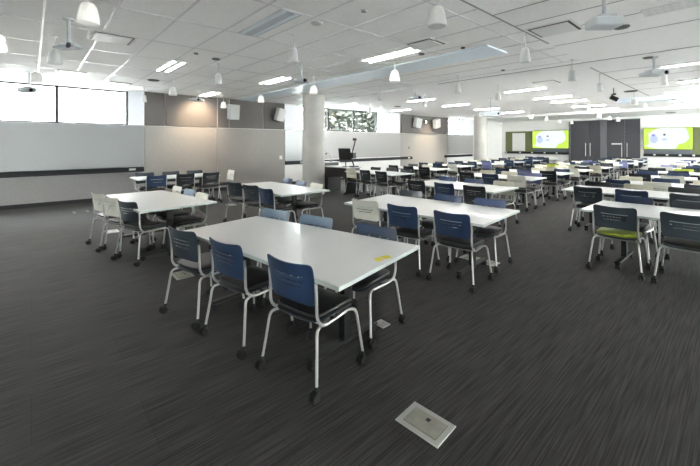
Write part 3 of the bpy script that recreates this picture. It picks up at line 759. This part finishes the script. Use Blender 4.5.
# ------------------------------------------------------------------ ceiling fittings
G = 'ceiling fittings'
def troffer(x, y, lit, label, L=1.17, W=.28, rz=0.0):
    t = empty('ceiling_troffer_light', (x, y, CEIL), rz, label, 'ceiling light', 'recessed twin troffers')
    MB().cbox(-W / 2, W / 2, -L / 2, L / 2, -.012, -.001, .003).build('housing', M['white'] if lit else M['projector'], t)
    for s in (-1, 1): MB().cbox(s * W * .30 - W * .09, s * W * .30 + W * .09, -L / 2 + .03, L / 2 - .03, -.019, -.0125, .002).build('diffuser', M[('tube_far' if x > 10 and y < 9 else 'tube') if lit else 'tube_off'], t)
tl = [(2.25, 4.1, False, 'unlit twin tube troffer over the front table'), (4.63, 4.15, True, 'lit twin troffer before the blue bulkhead, over the second middle table'),
      (4.4, 7.65, True, 'lit troffer before the bulkhead, near the wall track'), (2.05, 7.63, True, 'lit twin troffer over the pale chair table'),
      (4.1, 11.1, True, 'lit troffer close to the beige wall'), (-.42, 7.6, True, 'lit troffer at the near end of the window side'), (-.45, 10.7, True, 'lit troffer beside the near windows'),
      (10.25, 7.7, True, 'lit troffer over the lectern side row, nearer one'), (12.55, 7.75, True, 'lit troffer over the lectern side row, second'),
      (10.5, 4.25, True, 'lit troffer over the fourth middle table'), (12.8, 4.3, True, 'lit troffer over the sixth middle table'), (14.4, 4.3, True, 'lit troffer over the seventh middle table'),
      (9.2, 10.5, True, 'lit troffer before the tree windows'), (12.6, 10.6, True, 'lit troffer near the grey speaker bulkhead'),
      (16.8, 4.3, True, 'lit troffer over the eighth middle table'), (18.9, 4.3, True, 'lit troffer over the ninth middle table'),
      (15.0, 7.7, True, 'lit troffer over the lectern side row, third'), (17.5, 7.7, True, 'lit troffer over the lectern side row, fourth'),
      (9.4, .6, True, 'lit troffer over the third right table'), (12.0, .6, True, 'lit troffer over the fourth right table'),
      (14.3, 1.1, True, 'lit troffer just before the far dropped bulkhead'), (17.2, 1.3, True, 'lit troffer over the sixth right table'), (19.1, 1.3, True, 'lit troffer over the seventh right table')]
for x, y, lit, lab in tl: troffer(x, y, lit, lab, W=.28 if x < 8 else .11)
lv = empty('ceiling_louvre_light', (5.35, .2, CEIL), 0, 'unlit louvred ceiling light beside the near plaster joints', 'ceiling light')
MB().cbox(-.15, .15, -.62, .62, -.012, -.001, .003).build('housing', M['white'], lv)
for s in (-1, 1):
    for k_ in range(18): MB().cbox(s * .07 - .045, s * .07 + .045, -.56 + k_ * .066 - .018, -.56 + k_ * .066 + .018, -.0145, -.0125, .0005).build('louvre_cell', M['grid'], lv)
def diffuser(x, y, s, label, face='white', edge='dark'):
    t = empty('air_diffuser', (x, y, CEIL), 0, label, 'air vent', 'square ceiling air diffusers')
    MB().cbox(-s / 2, s / 2, -s / 2, s / 2, -.008, -.0065, .0005).cbox(-s / 2 - .03, s / 2 + .03, -s / 2 - .03, s / 2 + .03, -.0062, -.001, .001).build('frame', [M['white']], t)
    MB().cbox(-s / 2 + .0, s / 2 - .0, -s / 2, s / 2, -.0105, -.0082, .0005).build('slot', M[edge], t)
    MB().cbox(-s / 2 + .03, s / 2 - .03, -s / 2 + .03, s / 2 - .03, -.022, -.011, .003).build('face_plate', M[face], t)
diffuser(.87, 6.15, .5, 'square air diffuser near the whiteboard wall, white face')
diffuser(.65, 9.7, .5, 'square air diffuser close to the near windows', 'pend_lit')  # vent face given a faint glow to look bright, no lamp
diffuser(1.67, 10.7, .5, 'square air diffuser above the last near window pane', 'pend_lit')  # same glow on this vent face
diffuser(5.2, 1.72, .5, 'square air diffuser with dark slot beside the ceiling projector')
diffuser(4.5, 3.28, .42, 'square air diffuser beside the lit troffer before the bulkhead')
diffuser(9.6, 3.35, .5, 'square air diffuser beyond the dark shadow gap', 'pend_lit')  # vent face brightened by emission, not a light fitting

def pendant(px, ybot, lit, lab, wide=True):
    z = F * (CEIL - .39 - H) / (HY - ybot)
    q_ = depth(px, z, CEIL)
    t = empty('pendant_speaker' if not lit else 'pendant_lamp', q_, 0, lab, 'pendant', 'white cone pendants')
    MB().lathe([(.03, -.012), (.03, -.001)], (0, 0, 0), 14).cyl((0, 0, -.012), (0, 0, -.195), .007, 8).build('stem', M['pend'], t)
    R1, R0 = (.092, .05) if wide else (.068, .045)
    if wide: pr = [(R1 * .93, -.39), (R1, -.382), (R1 * .97, -.34), (R1 * .86, -.28), (R1 * .70, -.225), (R0 * .9, -.20), (.02, -.192)]
    else: pr = [(R1 * .96, -.39), (R1, -.384), (R1 * .92, -.32), (R1 * .8, -.25), (R0, -.205), (R0 * .7, -.195)]
    MB().lathe(pr, (0, 0, 0), 22).build('shade', M['pend_lit' if lit else 'pend'], t)
PD = [(88.5, 23.6, 1, 1), (55, 64, 0, 1), (36.4, 82.6, 0, 1), (293.5, 62.4, 0, 0), (394.8, 81.4, 1, 1), (437, 26.6, 0, 1), (218.2, 84, 0, 0), (223.6, 108, 1, 1), (173, 95.5, 0, 1),
      (144, 102, 0, 0), (261, 102.4, 1, 1), (313.5, 94, 1, 1), (380, 100.7, 0, 0), (370, 113, 0, 0), (458, 93, 0, 0), (525, 62.3, 0, 0), (572, 80.8, 0, 0), (599.7, 91.6, 0, 0),
      (498, 99.8, 0, 0), (663.6, 85, 0, 0), (424.5, 106.5, 0, 0), (599, 118, 1, 1), (609.5, 120, 1, 1), (618, 121.5, 1, 1), (531, 119, 1, 1), (546.5, 120.5, 1, 1), (559.5, 123, 1, 1), (571.8, 124, 1, 1), (500.7, 126, 1, 1),
      (634, 105, 0, 1), (589, 112, 0, 0), (645, 109.5, 0, 0)]
PL = ['glowing cone pendant next to the near square air diffuser', 'grey bell pendant below a ceiling projector at the window side', 'pale bell pendant hanging before the near window', 'slim cone pendant over the front table', 'glowing bell pendant hanging under the blue bulkhead', 'large grey cone pendant closest to the viewer, above centre', 'slim pendant near the wall track', 'small bright pendant beside the first wall speaker', 'round white pendant near the grey panels', 'slim pendant at the last near window',
      'bright cone pendant left of the column', 'bright cone pendant at the column top', 'slim pendant right of the column', 'slim pendant before the tree window', 'slim cone pendant just before the dark shadow gap', 'grey cone pendant beyond the bulkhead end', 'grey cone pendant on the shadow gap line', 'pale cone pendant between shadow gap and black spotlight', 'pale cone pendant over the fourth middle table', 'slim pendant beside the second hanging projector', 'tiny pendant before the grey bulkhead panel',
      'glowing pendant before the charcoal doors, left of three', 'glowing pendant before the charcoal doors, middle of three', 'glowing pendant before the charcoal doors, right of three', 'glowing pendant above the white board bay', 'glowing pendant above the left screen corner', 'glowing pendant above the left screen middle', 'glowing pendant at the door frame', 'bright pendant lamp in the far corner', 'wide pendant before the right bulkhead', 'slim pendant far above the charcoal doors', 'slim pendant before the right screen']
for (px, yb, lit, wd), lab in zip(PD, PL): pendant(px, yb, lit, lab, wd)

def projector(px, z, drop, w_, rz, lab, d=.24, h=.10):
    q_ = depth(px, z, CEIL)
    t = empty('ceiling_projector', q_, rz, lab, 'projector', 'ceiling mounted projectors')
    MB().lathe([(.06, -.02), (.06, -.001)], (0, 0, 0), 16).cyl((0, 0, -.02), (0, 0, -drop + h + .03), .018, 10).build('pole', M['projector'], t)
    MB().cbox(-w_ * .3, w_ * .3, -d * .35, d * .35, -drop + h + .005, -drop + h + .03, .004).build('mounting_plate', M['projector'], t)
    MB().cbox(-w_ / 2, w_ / 2, -d / 2, d / 2, -drop, -drop + h, .012).build('body', M['projector'], t)
    mx = Matrix.Rotation(PI / 2, 4, 'X')
    MB().lathe([(.03, 0), (.035, .01), (.022, .012)], (w_ * .28, -d / 2 - .001, -drop + h * .5), 14, 0, mx).build('lens', M['lens'], t)
    return t
projector(604, 3.6, .36, .28, PI - .75, 'pale ceiling projector on a pole beside the square air diffuser', .19, .09)
projector(654, 6.3, .33, .34, -.7, 'ceiling projector beyond the shadow gap, right row', .26, .07)
projector(29, 7.6, .45, .32, -.4, 'ceiling projector hanging in front of the near window')
projector(68.5, 4.36, .37, .32, -.9, 'ceiling projector on a pole between two pendants, near the whiteboard', .15, .035)
projector(490.5, 12.0, .62, .62, -.75, 'large projector on a long pole before the second column', .45, .16)
projector(301.5, 6.85, .36, .28, -.7, 'small projector over the bulkhead edge left of the column', .22, .05)
projector(415.5, 10.2, .25, .32, -.7, 'small projector right of the tree windows', .22, .06)
projector(197, 10.3, .30, .34, -.7, 'ceiling projector in front of the grey acoustic panels', .26, .05)
# black spotlight
q_ = depth(613.5, 9.8, CEIL); t = empty('ceiling_spotlight', q_, .5, 'black ceiling spotlight on a stem over the right aisle', 'spotlight')
MB().cyl((0, 0, -.001), (0, 0, -.16), .01, 8).build('stem', M['black'], t)
MB().cbox(-.10, .10, -.03, .03, -.20, -.16, .004).build('bracket', M['black'], t)
MB().cyl((0, -.09, -.33), (0, .07, -.24), .06, 14).build('head', M['black'], t)
def disc(px, py, r, m, lab, cat='ceiling fitting', nm='ceiling_grille'):
    q_ = flat(px, py, CEIL)
    o = MB().lathe([(r * .86, -.022), (r, -.012), (r, -.001)], (0, 0, 0), 22).build(nm, M[m]); o.location = q_
    tag(o, lab, cat, G)
disc(153.5, 80, .13, 'dark', 'dark round ceiling grille near the last near window', nm='round_ceiling_vent')
disc(631, 91, .17, 'dark', 'dark round ceiling grille beside the black spotlight', nm='round_ceiling_vent')
disc(397.5, 106.5, .14, 'dark', 'dark round ceiling grille before the grey bulkhead', nm='round_ceiling_vent')
disc(216, 58.6, .07, 'gap', 'grey round ceiling fitting left of the slim pendant', nm='ceiling_smoke_detector')
disc(316.5, 22.5, .075, 'steel', 'chrome downlight beside the unlit troffer', nm='downlight')
disc(621.5, 26.5, .09, 'gap', 'dark round fitting right of the nearest ceiling projector', nm='ceiling_smoke_detector')
disc(648, 57.3, .075, 'gap', 'grey round fitting above the projector beyond the gap', nm='ceiling_smoke_detector')
disc(421.5, 53.5, .05, 'gap', 'small round fitting beside the lit troffer end', nm='ceiling_smoke_detector')
disc(463, 47.3, .035, 'dark', 'tiny dark sprinkler above the blue band', nm='ceiling_sprinkler')
disc(196, 53, .035, 'gap', 'tiny sprinkler between grid lines over the pale tables', nm='ceiling_sprinkler')
disc(503, 69.8, .04, 'gap', 'tiny sprinkler just before the shadow gap', nm='ceiling_sprinkler')
disc(364, 10, .035, 'gap', 'tiny sprinkler over the front table', nm='ceiling_sprinkler')
disc(670.5, 112.5, .2, 'dark', 'dark round ceiling grille before the right screen', nm='round_ceiling_vent')

def speaker(px, py0, py1, y, w_, lab, tilt=0.0, rz=0.0, white='white'):
    a = onwall(px, py0, y); b = onwall(px, py1, y); h = a.z - b.z
    t = empty('wall_speaker', (a.x, y, b.z), rz, lab, 'speaker', 'white wall speakers')
    mx = Matrix.Translation((0, 0, h / 2)) @ Matrix.Rotation(tilt, 4, 'Y') @ Matrix.Rotation(.12, 4, 'X') @ Matrix.Translation((0, 0, -h / 2))
    MB().cbox(-w_ / 2, w_ / 2, -.16, .08, 0, h, .012, mx=mx).build('cabinet', M[white], t)
    MB().cbox(-w_ / 2 + .02, w_ / 2 - .02, -.168, -.1605, .02, h - .02, .003, mx=mx).build('grille', M['pend'], t)
    MB().cyl((0, .05, h * .6), (0, .17, h * .6), .02, 8).build('bracket', M['black'], t)
speaker(233, 104.5, 119.5, WALL_Y - .20, .34, 'white wall speaker on the grey panels right of the wall track', white='projector')
speaker(279.5, 108.5, 121, WALL_Y - .20, .30, 'tilted white wall speaker next to the narrow window', .22)
speaker(417, 118.2, 127.6, WALL_Y - .33, .42, 'white speaker at left on the grey bulkhead', .12)
speaker(436, 119.2, 127.8, WALL_Y - .33, .42, 'white speaker at right on the grey bulkhead', -.25)
p1 = onwall(425.5, 122, WALL_Y - .2)
sp = empty('wall_spotlight', (p1.x, WALL_Y - .145, p1.z), 0, 'warm lit spotlight between the two bulkhead speakers', 'spotlight')
MB().cyl((0, .02, 0), (0, -.08, 0), .06, 12).build('head', M['black'], sp); MB().cyl((0, -.081, 0), (0, -.09, 0), .05, 12).build('lens', M['lamp_hot'], sp)

# warm downlights washing the panelled wall
def spot(loc, tgt, e, size, blend, col, r=.05, nm='wall_wash_light'):
    L = bpy.data.lights.new(nm, 'SPOT'); L.energy = e; L.spot_size = size; L.spot_blend = blend; L.color = col; L.shadow_soft_size = r
    o = bpy.data.objects.new(nm, L); C.objects.link(o); o.location = loc
    o.rotation_euler = (Vector(tgt) - Vector(loc)).to_track_quat('-Z', 'Y').to_euler()
wl = onwall(197, 120)
spot((wl.x, WALL_Y - .75, 2.95), (wl.x, WALL_Y, 2.35), 22, 1.7, .8, (1, .74, .48))
wl = onwall(425.5, 122)
spot((wl.x, WALL_Y - 1.3, 2.95), (wl.x, WALL_Y - .4, 1.6), 30, 1.6, .8, (1, .8, .55))

# ------------------------------------------------------------------ world, camera, view
wd = bpy.data.worlds.new('sky'); bpy.context.scene.world = wd; wd.use_nodes = True
nt = wd.node_tree; bg = nt.nodes['Background']
tcn = nt.nodes.new('ShaderNodeTexCoord'); sx = nt.nodes.new('ShaderNodeSeparateXYZ'); nt.links.new(tcn.outputs['Generated'], sx.inputs[0])
rp = nt.nodes.new('ShaderNodeValToRGB'); rp.color_ramp.elements[0].position = 0; rp.color_ramp.elements[1].position = .8
rp.color_ramp.elements[0].color = (1, .985, .96, 1); rp.color_ramp.elements[1].color = (.92, .94, 1, 1)
nt.links.new(sx.outputs['Z'], rp.inputs['Fac']); nt.links.new(rp.outputs['Color'], bg.inputs['Color'])
bg.inputs['Strength'].default_value = 8

sl = bpy.data.lights.new('sun', 'SUN'); sl.energy = 13; sl.angle = .02; sl.color = (1, .93, .83)
so = bpy.data.objects.new('sun', sl); C.objects.link(so); so.rotation_euler = (Vector((.35, 1, -1.25))).to_track_quat('-Z', 'Y').to_euler()
cam = bpy.data.cameras.new('camera'); co = bpy.data.objects.new('camera', cam); C.objects.link(co)
cam.sensor_width = 36; cam.lens = F / 700 * 36; cam.shift_y = -(233 - HY) / 700; cam.clip_start = .05; cam.clip_end = 300
co.location = (0, 0, H); co.rotation_euler = (PI / 2, 0, math.atan2(CO, SI) - PI / 2)
S = bpy.context.scene; S.camera = co
S.view_settings.view_transform = 'Standard'; S.view_settings.look = 'None'; S.view_settings.gamma = 1; S.view_settings.use_curve_mapping = False
S.view_settings.exposure = 2.75
S.cycles.max_bounces = 12; S.cycles.diffuse_bounces = 8
